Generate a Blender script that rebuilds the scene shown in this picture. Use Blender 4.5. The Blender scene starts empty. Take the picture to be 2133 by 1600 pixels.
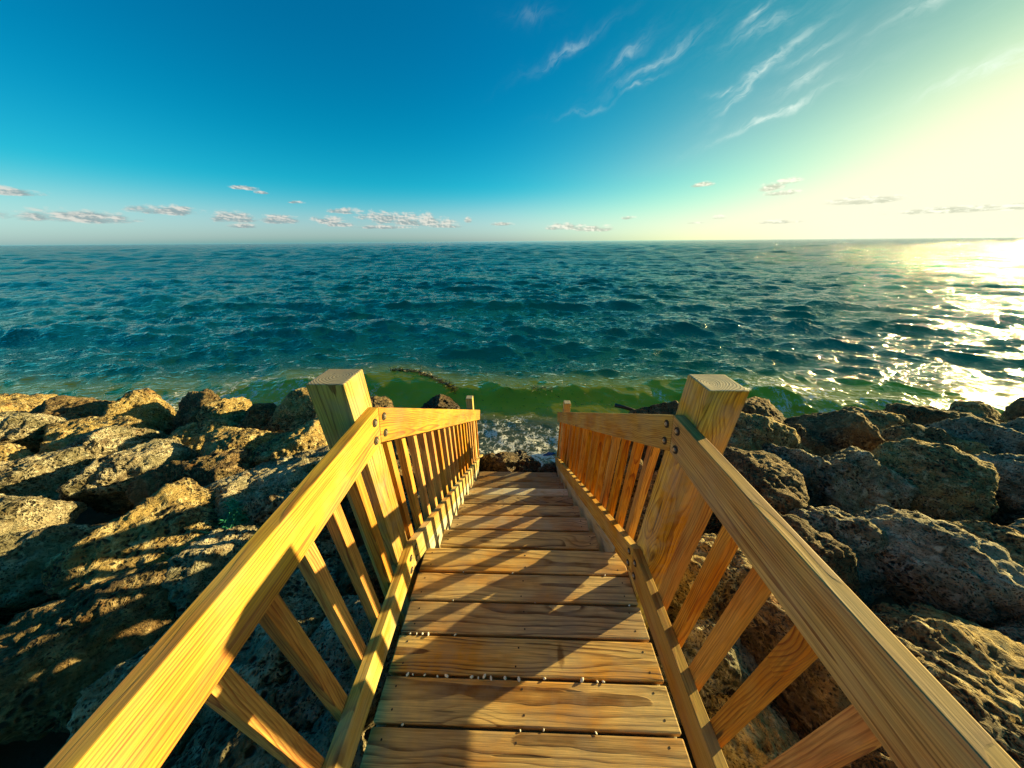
import bpy, bmesh, math, random
import numpy as np
from mathutils import Vector, Matrix

C = bpy.context.scene.collection
rng = np.random.default_rng(11)
random.seed(5)

# ------------------------------------------------------------------ measured layout (metres; deck top is z = 0)
XL, XR = -0.5475, 0.5962            # inner faces of the two railings
T = 0.041                           # thickness of the rail boards
SLOPE = 0.6246                      # fall of the stair flight
RUN, RISE, DECK_END = 0.236, 0.1474, 1.093
SEA = -1.6
SUN = Vector((1.0, 0.469, 0.172)).normalized()

# ------------------------------------------------------------------ node helpers
def new_mat(name):
    m = bpy.data.materials.new(name); m.use_nodes = True
    nt = m.node_tree
    for n in list(nt.nodes): nt.nodes.remove(n)
    out = nt.nodes.new('ShaderNodeOutputMaterial')
    return m, nt, out

class G:
    """tiny wrapper to write node graphs"""
    def __init__(s, nt): s.nt = nt
    def n(s, t, **kw):
        x = s.nt.nodes.new(t)
        for k, v in kw.items(): setattr(x, k, v)
        return x
    def put(s, sock, v):
        if hasattr(v, 'is_linked') or isinstance(v, bpy.types.NodeSocket): s.nt.links.new(v, sock)
        else: sock.default_value = v
    def m(s, op, a, b=None, c=None, clamp=False):
        x = s.n('ShaderNodeMath', operation=op); x.use_clamp = clamp
        s.put(x.inputs[0], a)
        if b is not None: s.put(x.inputs[1], b)
        if c is not None: s.put(x.inputs[2], c)
        return x.outputs[0]
    def v(s, op, a, b=None, scale=None):
        x = s.n('ShaderNodeVectorMath', operation=op)
        s.put(x.inputs[0], a)
        if b is not None: s.put(x.inputs[1], b)
        if scale is not None: s.put(x.inputs['Scale'], scale)
        return x.outputs['Value'] if op in ('LENGTH', 'DOT_PRODUCT', 'DISTANCE') else x.outputs[0]
    def xyz(s, a):
        x = s.n('ShaderNodeSeparateXYZ'); s.put(x.inputs[0], a); return x.outputs
    def vec(s, a, b, c):
        x = s.n('ShaderNodeCombineXYZ')
        for i, q in enumerate((a, b, c)): s.put(x.inputs[i], q)
        return x.outputs[0]
    def noise(s, vec, scale, detail=3, rough=0.55, dist=0.0, out=0):
        x = s.n('ShaderNodeTexNoise'); s.put(x.inputs['Vector'], vec); s.put(x.inputs['Scale'], scale)
        s.put(x.inputs['Detail'], detail); s.put(x.inputs['Roughness'], rough); s.put(x.inputs['Distortion'], dist)
        return x.outputs[out]
    def voro(s, vec, scale, feature='F1', out='Distance', rnd=1.0):
        x = s.n('ShaderNodeTexVoronoi', feature=feature); s.put(x.inputs['Vector'], vec); s.put(x.inputs['Scale'], scale)
        s.put(x.inputs['Randomness'], rnd)
        return x.outputs[out]
    def ramp(s, f, stops, interp='LINEAR'):
        x = s.n('ShaderNodeValToRGB'); s.put(x.inputs[0], f); cr = x.color_ramp; cr.interpolation = interp
        while len(cr.elements) < len(stops): cr.elements.new(0.5)
        for e, (p, c) in zip(cr.elements, stops):
            e.position = p; e.color = (c, c, c, 1) if isinstance(c, (int, float)) else (*c, 1)
        return x.outputs[0]
    def mix(s, f, a, b, blend='MIX'):
        x = s.n('ShaderNodeMix', data_type='RGBA', blend_type=blend)
        s.put(x.inputs[0], f)
        for i, q in ((6, a), (7, b)): s.put(x.inputs[i], (*q, 1) if isinstance(q, tuple) and len(q) == 3 else q)
        return x.outputs[2]
    def sstep(s, v, lo, hi):
        x = s.n('ShaderNodeMapRange', interpolation_type='SMOOTHSTEP')
        s.put(x.inputs[0], v); s.put(x.inputs[1], lo); s.put(x.inputs[2], hi)
        return x.outputs[0]
    def bump(s, h, strength, dist, normal=None):
        x = s.n('ShaderNodeBump'); s.put(x.inputs['Height'], h); s.put(x.inputs['Strength'], strength); s.put(x.inputs['Distance'], dist)
        if normal is not None: s.put(x.inputs['Normal'], normal)
        return x.outputs[0]
    def pbr(s, col, rough, normal=None, **kw):
        x = s.n('ShaderNodeBsdfPrincipled'); s.put(x.inputs['Base Color'], (*col, 1) if isinstance(col, tuple) and len(col) == 3 else col)
        s.put(x.inputs['Roughness'], rough)
        if normal is not None: s.put(x.inputs['Normal'], normal)
        for k, v in kw.items(): s.put(x.inputs[k.replace('_', ' ')], v)
        return x

def wood(name, light, dark, pith=0.035, pith_var=0.03, side_var=0.05, spacing=0.0075, contrast=0.8, grey=0.15, bump=0.5, rough=0.74, grey_col=(0.33, 0.29, 0.23), end_grey=0.0, board_var=0.30, wobble=0.06, stain=None, check=(75.0, 0.735)):
    m, nt, out = new_mat(name); g = G(nt)
    P = g.n('ShaderNodeTexCoord').outputs['Object']; W = g.n('ShaderNodeNewGeometry').outputs['Position']
    rnd = g.n('ShaderNodeObjectInfo').outputs['Random']
    r2 = g.m('FRACT', g.m('MULTIPLY', rnd, 23.7)); r3 = g.m('FRACT', g.m('MULTIPLY', rnd, 91.7))
    x, y, z = g.xyz(P)
    xo = g.m('ADD', x, g.m('MULTIPLY', rnd, 53.0))
    lowv = g.vec(g.m('MULTIPLY', xo, 1.6), g.m('MULTIPLY', y, 5.0), g.m('MULTIPLY', z, 5.0))
    wob = g.noise(lowv, 1.0, 2.5, 0.5, out=1)
    wr, wg, wb = g.xyz(wob)
    tilt = g.m('MULTIPLY', g.m('SUBTRACT', r3, 0.5), 0.05)
    yy = g.m('ADD', g.m('ADD', y, g.m('MULTIPLY', g.m('SUBTRACT', r2, 0.5), side_var)), g.m('ADD', g.m('MULTIPLY', g.m('SUBTRACT', wr, 0.5), wobble), g.m('MULTIPLY', x, tilt)))
    zz = g.m('ADD', g.m('ADD', z, g.m('ADD', pith, g.m('MULTIPLY', rnd, pith_var))), g.m('ADD', g.m('MULTIPLY', g.m('SUBTRACT', wg, 0.5), wobble), g.m('MULTIPLY', x, g.m('MULTIPLY', tilt, 0.8))))
    r = g.v('LENGTH', g.vec(yy, zz, 0.0))
    # knots
    kv = g.vec(g.m('MULTIPLY', xo, 2.3), g.m('MULTIPLY', y, 7.0), g.m('MULTIPLY', z, 3.0))
    vn = g.n('ShaderNodeTexVoronoi', feature='F1'); g.put(vn.inputs['Vector'], kv); vn.inputs['Scale'].default_value = 1.0
    has = g.m('GREATER_THAN', g.xyz(vn.outputs['Color'])[0], 0.62)
    kd = vn.outputs['Distance']
    kn = g.m('MULTIPLY', g.sstep(kd, 0.42, 0.0), has)
    r = g.m('ADD', r, g.m('MULTIPLY', kn, 0.030))
    fine = g.noise(g.vec(g.m('MULTIPLY', xo, 6.0), g.m('MULTIPLY', y, 260.0), g.m('MULTIPLY', z, 260.0)), 1.0, 3, 0.6)
    ringf = g.m('ADD', g.m('DIVIDE', r, spacing), g.m('MULTIPLY', fine, 0.10))
    ring = g.ramp(g.m('FRACT', ringf), [(0.0, 0.05), (0.40, 0.12), (0.62, 0.45), (0.80, 1.0), (0.95, 1.0), (1.0, 0.05)])
    rid = g.m('FLOOR', ringf)
    wn = g.n('ShaderNodeTexWhiteNoise', noise_dimensions='1D'); g.put(wn.inputs['W'], rid)
    ringc = g.m('MULTIPLY', ring, g.m('MULTIPLY', g.m('MULTIPLY_ADD', wn.outputs[0], 0.75, 0.35), g.m('MULTIPLY_ADD', g.sstep(g.noise(g.vec(g.m('MULTIPLY', xo, 2.5), g.m('MULTIPLY', y, 22.), g.m('MULTIPLY', z, 22.)), 1., 3, .6), .32, .62), .65, .42)))
    col = g.mix(g.m('MULTIPLY', ringc, contrast), light, dark)
    tone = g.noise(lowv, 1.3, 3, 0.6)
    col = g.mix(g.sstep(tone, 0.40, 0.66), col, g.mix(1.0, col, (0.86, 0.62, 0.38), 'MULTIPLY'))
    col = g.mix(0.72, col, g.mix(1.0, col, g.ramp(fine, [(0.28, 0.40), (0.6, 1.2)]), 'MULTIPLY'))
    # drying checks: thin dark lines along the grain
    chk = g.noise(g.vec(g.m('MULTIPLY', xo, 45.0 / check[0] if check[0] < 70 else 3.0), g.m('MULTIPLY', y, check[0]), g.m('MULTIPLY', z, check[0])), 1.0, 1, 0.4)
    chk = g.sstep(chk, check[1], check[1] + .03)
    col = g.mix(g.m('MULTIPLY', chk, 0.75), col, (0.05, 0.03, 0.015))
    core = g.m('MULTIPLY', g.sstep(kd, 0.13, 0.06), has)
    col = g.mix(g.m('MULTIPLY', core, 0.75), col, (0.10, 0.045, 0.015))
    if end_grey:                                           # weathered cut end
        nx_ = g.m('ABSOLUTE', g.xyz(g.n('ShaderNodeTexCoord').outputs['Normal'])[0])
        endm = g.m('GREATER_THAN', nx_, .8)
        rays = g.sstep(g.noise(g.vec(g.m('MULTIPLY', g.m('ARCTAN2', yy, zz), 6.0), 0., 0.), 1., 2, .5), .60, .70)
        ec = g.mix(ring, (0.50, 0.45, 0.36), (0.15, 0.12, 0.09)); ec = g.mix(g.m('MULTIPLY', g.m('MULTIPLY', rays, g.sstep(r, .05, .0)), .7), ec, (.05, .04, .03))
        col = g.mix(g.m('MULTIPLY', endm, end_grey), col, ec)
    # weathering, patchy; a per-board difference in tone
    gr = g.m('MULTIPLY', g.sstep(g.noise(P, 7.0, 4, 0.65), 0.4, 0.7), grey)
    col = g.mix(gr, col, grey_col)
    if stain:
        sd_ = g.v('LENGTH', g.v('MULTIPLY', g.v('SUBTRACT', W, stain), (55., 24., 0.)))
        col = g.mix(g.m('MULTIPLY', g.sstep(g.m('ADD', sd_, g.m('MULTIPLY', g.noise(W, 60., 3), .8)), 1.6, .9), .75), col, (0.12, 0.045, 0.012))
    # dirt trodden in along the edges and in blotches
    dirt = g.sstep(g.noise(W, 3.1, 5, .65), .56, .74)
    col = g.mix(g.m('MULTIPLY', dirt, .45 if stain else .18), col, g.mix(1.0, col, (0.42, 0.38, 0.34), 'MULTIPLY'))
    hsv = g.n('ShaderNodeHueSaturation'); g.put(hsv.inputs['Color'], col)
    g.put(hsv.inputs['Value'], g.m('MULTIPLY_ADD', r2, board_var, 1.0 - board_var * .55)); g.put(hsv.inputs['Saturation'], g.m('MULTIPLY_ADD', r3, 0.2, 0.92))
    h = g.m('SUBTRACT', g.m('ADD', g.m('MULTIPLY', ringc, 0.8), g.m('MULTIPLY', fine, 0.6)), g.m('ADD', g.m('MULTIPLY', chk, 1.5), core))
    b = g.pbr(hsv.outputs[0], g.m('MULTIPLY_ADD', ring, -0.12, rough + 0.08), g.bump(h, bump, 0.0016))
    b.inputs['Specular IOR Level'].default_value = 0.35
    nt.links.new(b.outputs[0], out.inputs[0])
    return m

M_RAIL = wood('sawn_pine_rail', (0.50, 0.300, 0.010), (0.29, 0.095, 0.003), spacing=0.0085, contrast=1.0, grey=0.16, wobble=0.05, check=(52.0, 0.725))
M_RAILR = wood('shaded_pine_rail', (0.50, 0.34, 0.095), (0.22, 0.100, 0.020), spacing=0.0085, contrast=1.0, grey=0.22, wobble=0.045, check=(46.0, 0.715))  # same pine as the left, with the right side's shade in its colour
M_LOW = wood('greyed_low_rail', (0.56, 0.42, 0.13), (0.25, 0.135, 0.035), spacing=0.0085, contrast=1.0, grey=0.5, grey_col=(0.42, 0.37, 0.25), wobble=0.03)
M_POST = wood('pine_post', (0.60, 0.44, 0.11), (0.22, 0.11, 0.025), contrast=1.0, pith=0.0, pith_var=0.012, side_var=0.03, spacing=0.0095, grey=0.45, end_grey=0.85, check=(38.0, 0.715))
M_BAL = wood('pine_baluster', (0.58, 0.31, 0.06), (0.30, 0.10, 0.015), spacing=0.007, contrast=1.0, grey=0.05)
M_DECK = wood('pine_deck_board', (0.76, 0.535, 0.235), (0.18, 0.085, 0.026), pith=0.025, pith_var=0.11, side_var=0.12, spacing=0.0095, contrast=1.0, wobble=0.036, grey=0.45, board_var=0.42, stain=(0.205, 0.600, 0.0), bump=0.8, grey_col=(0.34, 0.27, 0.20))
M_TREAD = wood('weathered_tread', (0.60, 0.43, 0.21), (0.17, 0.085, 0.03), pith=0.025, pith_var=0.09, side_var=0.12, spacing=0.0095, contrast=1.0, wobble=0.036, grey=0.55, bump=0.8, board_var=0.5, grey_col=(0.36, 0.31, 0.24))
M_PALE = wood('bleached_tread', (0.72, 0.66, 0.50), (0.36, 0.28, 0.18), pith=0.03, pith_var=0.08, wobble=0.03, grey=0.6, grey_col=(0.62, 0.60, 0.52))
M_DARKW = wood('dark_damp_tread', (0.36, 0.27, 0.15), (0.11, 0.06, 0.025), pith=0.03, pith_var=0.08, wobble=0.03, grey=0.6, grey_col=(0.20, 0.18, 0.14))
M_STRING = wood('green_grey_stringer', (0.50, 0.46, 0.33), (0.33, 0.29, 0.19), grey=0.6, grey_col=(0.42, 0.43, 0.37))

def plain(name, col, rough, metal=0.0, var=0.3, scale=40):
    m, nt, out = new_mat(name); g = G(nt)
    P = g.n('ShaderNodeTexCoord').outputs['Object']
    n = g.noise(P, scale, 4, 0.6)
    c = g.mix(g.m('MULTIPLY', n, var * 2), col, tuple(q * 0.45 for q in col))
    b = g.pbr(c, rough, g.bump(n, 0.3, 0.002), Metallic=metal)
    nt.links.new(b.outputs[0], out.inputs[0]); return m
M_STEEL = plain('galvanised_steel', (0.55, 0.50, 0.42), 0.42, 0.8)
M_HOLESHADE = plain('counterbore_shade', (0.03, 0.02, 0.012), 0.9)  # flat disc colour standing in for the shade inside a counterbore
M_SCREW = plain('rusted_screw_head', (0.06, 0.04, 0.03), 0.7, 0.4)
M_SHELL = plain('bleached_shell', (0.80, 0.77, 0.72), 0.5, 0, 0.15, 120)
M_NET = plain('green_net_twine', (0.04, 0.36, 0.21), 0.8)
M_BLUE = plain('blue_plastic', (0.01, 0.12, 0.50), 0.35)
M_DRIFT = plain('wet_black_driftwood', (0.025, 0.02, 0.018), 0.4)
M_WEED = plain('brown_seaweed', (0.045, 0.04, 0.012), 0.5)

# ------------------------------------------------------------------ object helpers
def link(name, me, mat, parent=None, M=None, smooth=False):
    o = bpy.data.objects.new(name, me); C.objects.link(o)
    for mm in (mat if isinstance(mat, (list, tuple)) else [mat]): me.materials.append(mm)
    M = M or Matrix.Identity(4)
    if parent is not None:
        o.parent = parent; M = parent_world(parent).inverted() @ M
    o.matrix_basis = M
    if smooth:
        me.polygons.foreach_set('use_smooth', np.ones(len(me.polygons), dtype=bool))
    return o
def parent_world(p):
    M = p.matrix_basis.copy()
    while p.parent: p = p.parent; M = p.matrix_basis @ M
    return M
def empty(name, loc, parent=None):
    o = bpy.data.objects.new(name, None); C.objects.link(o); o.empty_display_size = 0.1
    M = Matrix.Translation(loc)
    if parent: o.parent = parent; M = parent_world(parent).inverted() @ M
    o.matrix_basis = M
    return o
def tag(o, label, cat, group=None, kind=None):
    o['label'] = label
    if cat: o['category'] = cat
    if group: o['group'] = group
    if kind: o['kind'] = kind
    return o

def prism_bm(pts, thick, bevel=0.004, bm=None):
    """polygon in local (x, z) given thickness along local y"""
    bm = bm or bmesh.new()
    a = [bm.verts.new((p[0], -thick / 2, p[1])) for p in pts]
    b = [bm.verts.new((p[0], thick / 2, p[1])) for p in pts]
    n = len(pts); fs = [bm.faces.new(a), bm.faces.new(b[::-1])]
    for i in range(n): fs.append(bm.faces.new((a[i], b[i], b[(i + 1) % n], a[(i + 1) % n])))
    bmesh.ops.recalc_face_normals(bm, faces=fs)
    if bevel: bmesh.ops.bevel(bm, geom=list(bm.edges), offset=bevel, segments=2, profile=0.6, affect='EDGES')
    return bm
def to_mesh(bm, name):
    me = bpy.data.meshes.new(name); bm.to_mesh(me); bm.free(); return me

def frame_y(xc, yc, zc, ang):
    """local x runs forward (+y) and down by ang, local z is up, local y points to -x"""
    c, s = math.cos(ang), math.sin(ang)
    ex, ez = Vector((0, c, -s)), Vector((0, s, c)); ey = ez.cross(ex)
    M = Matrix((ex, ey, ez)).transposed().to_4x4(); M.translation = (xc, yc, zc); return M
FRAME_X = lambda x, y, z: Matrix.Translation((x, y, z))            # local x along world x
def frame_up(x, y, z):
    """local x points up"""
    ex, ey = Vector((0, 0, 1)), Vector((1, 0, 0)); ez = ex.cross(ey)
    M = Matrix((ex, ey, ez)).transposed().to_4x4(); M.translation = (x, y, z); return M

# ------------------------------------------------------------------ the stairs
stairs = empty('wooden_beach_stairs', (0.03, DECK_END, 0))
tag(stairs, 'new golden pine stairs with landing and two railings, going down between boulders to the sea', 'stairs')

def screw_heads(bm, xs, ys, z, r=0.0042):
    for x in xs:
        for y in ys:
            res = bmesh.ops.create_cone(bm, cap_ends=True, segments=10, radius1=r, radius2=r * 0.8, depth=0.0016, matrix=Matrix.Translation((x + random.uniform(-.008, .008), y + random.uniform(-.006, .006), z)))
            for v in res['verts']:
                for f in v.link_faces: f.material_index = 1

def board_x(name, x0, x1, y0, y1, ztop, th, mat, bev=0.006, screws=True):
    L, W = x1 - x0, y1 - y0
    bm = bmesh.new()
    pts = [(-L / 2, -th / 2), (L / 2, -th / 2), (L / 2, th / 2), (-L / 2, th / 2)]
    prism_bm(pts, W, bev, bm)
    if screws: screw_heads(bm, (-L / 2 + .055, -.02 + random.uniform(-.03, .03), L / 2 - .055), (-W / 2 + .03, W / 2 - .03), th / 2 + .0002)
    M = FRAME_X((x0 + x1) / 2, (y0 + y1) / 2, ztop - th / 2) @ Matrix.Rotation(random.uniform(-.0015, .0015), 4, 'Z')
    return link(name, to_mesh(bm, name), [mat, M_SCREW], stairs, M)

for j in range(16):
    y1 = DECK_END - .1447 * j
    board_x('deck_board', -.557 + random.uniform(-.003, .003), .636 + random.uniform(-.003, .003), y1 - .1342, y1, 0 + random.uniform(-.001, .001), .036, M_DECK)
for k in range(1, 9):
    y1 = DECK_END + RUN * k
    mat = {1: M_DECK, 2: M_TREAD, 3: M_DECK, 4: M_TREAD, 5: M_PALE}.get(k, M_DARKW)
    fd = max(.092, .131 - .0065 * k)                       # each tread is two planks with an open joint
    bm = bmesh.new(); L = 1.071
    for c0, wd in ((.117 - fd / 2, fd), ((.117 - fd - .011 - .117) / 2, .117 + .117 - fd - .011)):
        b2 = prism_bm([(-L / 2, -.019), (L / 2, -.019), (L / 2, .019), (-L / 2, .019)], wd, .008)
        bmesh.ops.translate(b2, verts=list(b2.verts), vec=(random.uniform(-.003, .003), c0, random.uniform(-.0012, .0012)))
        tmp = bpy.data.meshes.new('tmp'); b2.to_mesh(tmp); b2.free(); bm.from_mesh(tmp); bpy.data.meshes.remove(tmp)
    screw_heads(bm, (-L / 2 + .05, L / 2 - .05), (.085, .035), .0195)
    o = link('tread', to_mesh(bm, 'tread'), [mat, M_SCREW], stairs, FRAME_X(.0205, y1 - .117, -RISE * k - .019))
    if k == 5: o['label'] = 'pale bleached tread near the bottom of the flight'

ANG = math.atan(SLOPE)
def sloped_poly(y0, z0top, y1, depth, plumb0=True):
    """stringer outline in the local frame of a board falling with the flight"""
    L = (y1 - y0) / math.cos(ANG)
    k = math.tan(ANG) * depth if plumb0 else 0
    return [(0, 0), (L, 0), (L, -depth), (k * -1, -depth)] if not plumb0 else [(0, 0), (L, 0), (L, -depth), (-k + 2 * k, -depth)]
for xc in (-.566, .611):
    L = (3.30 - DECK_END) / math.cos(ANG); d = .26
    pts = [(0.002, 0), (L, 0), (L, -d), (d * SLOPE + .002, -d)]
    # plumb cut where it meets the landing
    pts = [(0.0, 0), (L, 0), (L, -d), (-d * SLOPE * -1, -d)]
    link('stringer', to_mesh(prism_bm(pts, .038), 'stringer'), M_STRING, stairs, frame_y(xc, DECK_END + .006, .032, ANG))
for xc in (-.535, .61):      # joists carrying the landing
    link('landing_joist', to_mesh(prism_bm([(-1.08, -.1), (1.08, -.1), (1.08, .1), (-1.08, .1)], .038), 'landing_joist'), M_STRING, stairs, frame_y(xc, -.03, -.139, 0))
bm = prism_bm([(-.55, -.1), (.55, -.1), (.55, .1), (-.55, .1)], .038)
link('rim_joist', to_mesh(bm, 'rim_joist'), M_STRING, stairs, FRAME_X(.035, 1.070, -.139))

def bolt_mesh():
    bm = bmesh.new()
    bmesh.ops.create_cone(bm, cap_ends=True, segments=24, radius1=.0165, radius2=.0165, depth=.002, matrix=Matrix.Translation((0, 0, .0012)))
    for f in bm.faces: f.material_index = 1
    n0 = len(bm.faces)
    bmesh.ops.create_cone(bm, cap_ends=True, segments=18, radius1=.0080, radius2=.0076, depth=.003, matrix=Matrix.Translation((0, 0, .0042)))
    bmesh.ops.create_cone(bm, cap_ends=True, segments=6, radius1=.0050, radius2=.0047, depth=.003, matrix=Matrix.Translation((0, 0, .0066)))
    me = to_mesh(bm, 'bolt')
    return me
BOLT = bolt_mesh(); BOLT.materials.append(M_STEEL); BOLT.materials.append(M_HOLESHADE)

def bolt(x, y, z, side, parent):
    o = bpy.data.objects.new('bolt', BOLT); C.objects.link(o)
    # axis of the bolt faces the walkway
    M = Matrix.Rotation(math.radians(90 if side < 0 else -90), 4, 'Y'); M.translation = (x, y, z)
    o.parent = parent; o.matrix_basis = parent_world(parent).inverted() @ M
    return o

def make_railing(side, xin, ys, zt, zl, yend_u, yend_l, pz, py, far_y, far_z, land_c, fl0, pitch, lab):
    sg = -1 if side < 0 else 1
    R = empty('railing', (xin + sg * .1, ys, 0), stairs); R['label'] = lab
    rh = .142
    mit = math.tan(ANG / 2)
    for nm, top, ye in (('handrail', zt, yend_u), ('bottom_rail', zl, yend_l)):
        xc = xin + sg * T / 2
        y0 = -1.25; yc = (y0 + ys) / 2; zc = top - rh / 2
        gap = .0012
        pts = [(y0 - yc, -rh / 2), (ys - rh * mit - gap - yc, -rh / 2), (ys - gap - yc, rh / 2), (y0 - yc, rh / 2)]
        link(nm, to_mesh(prism_bm(pts, T, .003), nm), (M_LOW if nm == 'bottom_rail' else M_RAIL) if side < 0 else M_RAILR, R, frame_y(xc, yc, zc, 0))
        L = (ye - ys) / math.cos(ANG)
        pts = [(gap - L / 2, rh / 2), (L / 2, rh / 2), (L / 2, -rh / 2), (gap + rh * mit - L / 2, -rh / 2)]
        # local frame: x along the slope measured from the mitre, centre of the board
        cy = ys + math.cos(ANG) * L / 2 - math.sin(ANG) * rh / 2; cz = top - math.sin(ANG) * L / 2 - math.cos(ANG) * rh / 2
        # the mitre: bottom corner slides back along the board
        pts = [(gap - L / 2, rh / 2), (L / 2, rh / 2), (L / 2, -rh / 2), (gap - L / 2 + rh * mit, -rh / 2)]
        link(nm, to_mesh(prism_bm(pts, T, .003), nm), (M_LOW if nm == 'bottom_rail' else M_RAIL) if side < 0 else M_RAILR, R, frame_y(xc, cy, cz, ANG))
        for dz, off in ((.036, .040), (.104, .042)):
            m_ = dz * mit
            bolt(xin - sg * .0005, ys - m_ - off, top - dz - .004, side, R)
            b = Vector((0, math.cos(ANG), -math.sin(ANG))); dn = Vector((0, -math.sin(ANG), -math.cos(ANG)))
            p = Vector((0, ys, top)) + b * (off + m_) + dn * dz
            bolt(xin - sg * .0005, p.y, p.z, side, R)
    # posts
    w = .1348
    def post(xi, y, z0, z1, ww):
        L = z1 - z0
        pts = [(-L / 2, -ww / 2), (L / 2, -ww / 2), (L / 2, ww / 2), (-L / 2, ww / 2)]
        return link('post', to_mesh(prism_bm(pts, ww, .006), 'post'), M_POST, R, frame_up(xi + sg * ww / 2, y + ww / 2, (z0 + z1) / 2))
    xo = xin + sg * (T + .0006)
    post(xo, py, -1.3, pz, w)
    post(xo, -1.12, -1.2, pz, w)
    post(xo, far_y, -2.1, far_z, .0885)
    # balusters
    bw = .041
    def bal(yc):
        d = max(0, yc - ys) * SLOPE
        z1, z0 = zt - d - .045, zl - d - rh + .012
        if yc > ys: z0 -= .02; z1 -= .01
        L = z1 - z0
        pts = [(-L / 2, -bw / 2), (L / 2, -bw / 2), (L / 2, bw / 2), (-L / 2, bw / 2)]
        link('baluster', to_mesh(prism_bm(pts, bw, .003), 'baluster'), M_BAL, R, frame_up(xo + sg * bw / 2, yc + random.uniform(-.003, .003), (z0 + z1) / 2))
    for y in land_c: bal(y)
    y = fl0
    while y < yend_u - .05:
        if abs(y - far_y - .045) > .085: bal(y)
        y += pitch
    return R

lc = [.772 - .137 * i for i in range(13)]
make_railing(-1, XL, .9475, 1.0993, .2541, 3.588, 3.600, 1.2498, .8466, 3.24, -.1624, lc, 1.036, .1425, 'left railing, its inner faces glowing yellow in the sun')
rc = [.717 - .129 * i for i in range(14)]
make_railing(1, XR, .9302, 1.0863, .2800, 3.589, 3.45, 1.2333, .8504, 3.32, -.2736, rc, 1.100, .1430, 'right railing, its inner faces brown in shade')

# ------------------------------------------------------------------ shells in the deck gaps
def shell_mesh(i):
    bm = bmesh.new()
    bmesh.ops.create_icosphere(bm, subdivisions=3, radius=1)
    r = random.Random(i)
    a, b, c = .0068 + r.random() * .0035, .0045 + r.random() * .0025, .004 + r.random() * .002
    ph = r.random() * 6
    for v in bm.verts:
        t = math.atan2(v.co.y, v.co.x); s = 1 + .07 * math.sin(9 * t + ph) + .18 * v.co.x
        v.co = Vector((v.co.x * a * s, v.co.y * b * s, v.co.z * c))
    return to_mesh(bm, 'shell')
SH = [shell_mesh(i) for i in range(6)]
for s_ in SH:
    s_.materials.append(M_SHELL); s_.polygons.foreach_set('use_smooth', np.ones(len(s_.polygons), dtype=bool))
ORD = ['first', 'second', 'third', 'fourth', 'fifth', 'sixth', 'seventh', 'eighth', 'ninth', 'tenth', 'eleventh', 'twelfth', 'thirteenth', 'fourteenth', 'fifteenth', 'sixteenth', 'seventeenth', 'eighteenth', 'nineteenth', 'twentieth']
# far edges of deck boards: DECK_END - .1447 j
gaps = {'nearest full deck board': (5, [-.44, .02, .11, .31]),
        'second nearest full deck board': (4, [-.470, -.447, -.395, -.338, -.300, -.190, -.160, -.135, -.105, -.045, .015, .125, .285, .350, .375]),
        'third nearest full deck board': (3, [-.508, -.476, -.448, -.420, -.290]),
        'fourth nearest full deck board': (2, [-.33, .10, .585]),
        'fifth nearest full deck board': (1, [-.30, -.02, .50])}
for where, (j, xs) in gaps.items():
    yg = DECK_END - .1447 * j + .0052
    for i, x in enumerate(xs):
        o = bpy.data.objects.new('shell', SH[(i * 5 + j) % 6]); C.objects.link(o)
        big = random.choice((.55, .7, .8, 1.0, 1.25)) * random.uniform(.85, 1.1) if j in (3, 4) else random.uniform(.4, .75)
        o.location = (x, yg + random.uniform(-.002, .002), .0015); o.rotation_euler = (random.uniform(-.4, .4), random.uniform(-.3, .3), random.uniform(-1.5, 1.5)); o.scale = (big, big * random.uniform(.7, 1.1), big * .85)
        tag(o, f'white shell, {ORD[i]} from left in gap beyond the {where}', 'shell', 'white shells caught in the gaps of the landing')

# ------------------------------------------------------------------ vectorised noise
_perm = np.random.default_rng(3).permutation(256); _perm = np.concatenate([_perm, _perm, _perm])
_grad = np.random.default_rng(4).normal(size=(256, 3)); _grad /= np.linalg.norm(_grad, axis=1)[:, None]
def perlin(p):
    i = np.floor(p).astype(int); f = p - i; i &= 255
    u = f * f * f * (f * (f * 6 - 15) + 10); res = 0
    for dx in (0, 1):
        for dy in (0, 1):
            for dz in (0, 1):
                h = _perm[_perm[_perm[(i[:, 0] + dx) & 255] + ((i[:, 1] + dy) & 255)] + ((i[:, 2] + dz) & 255)]
                d = f - np.array((dx, dy, dz)); w = np.abs(1 - dx - u[:, 0]) * np.abs(1 - dy - u[:, 1]) * np.abs(1 - dz - u[:, 2])
                res = res + w * np.einsum('ij,ij->i', _grad[h & 255], d)
    return res
def fbm(p, o=5, gain=.5, ridged=False):
    a, s = 1.0, 0
    for _ in range(o):
        n = perlin(p); s = s + a * ((.35 - np.abs(n)) if ridged else n); a *= gain; p = p * 2.03 + 7.1
    return s

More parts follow.
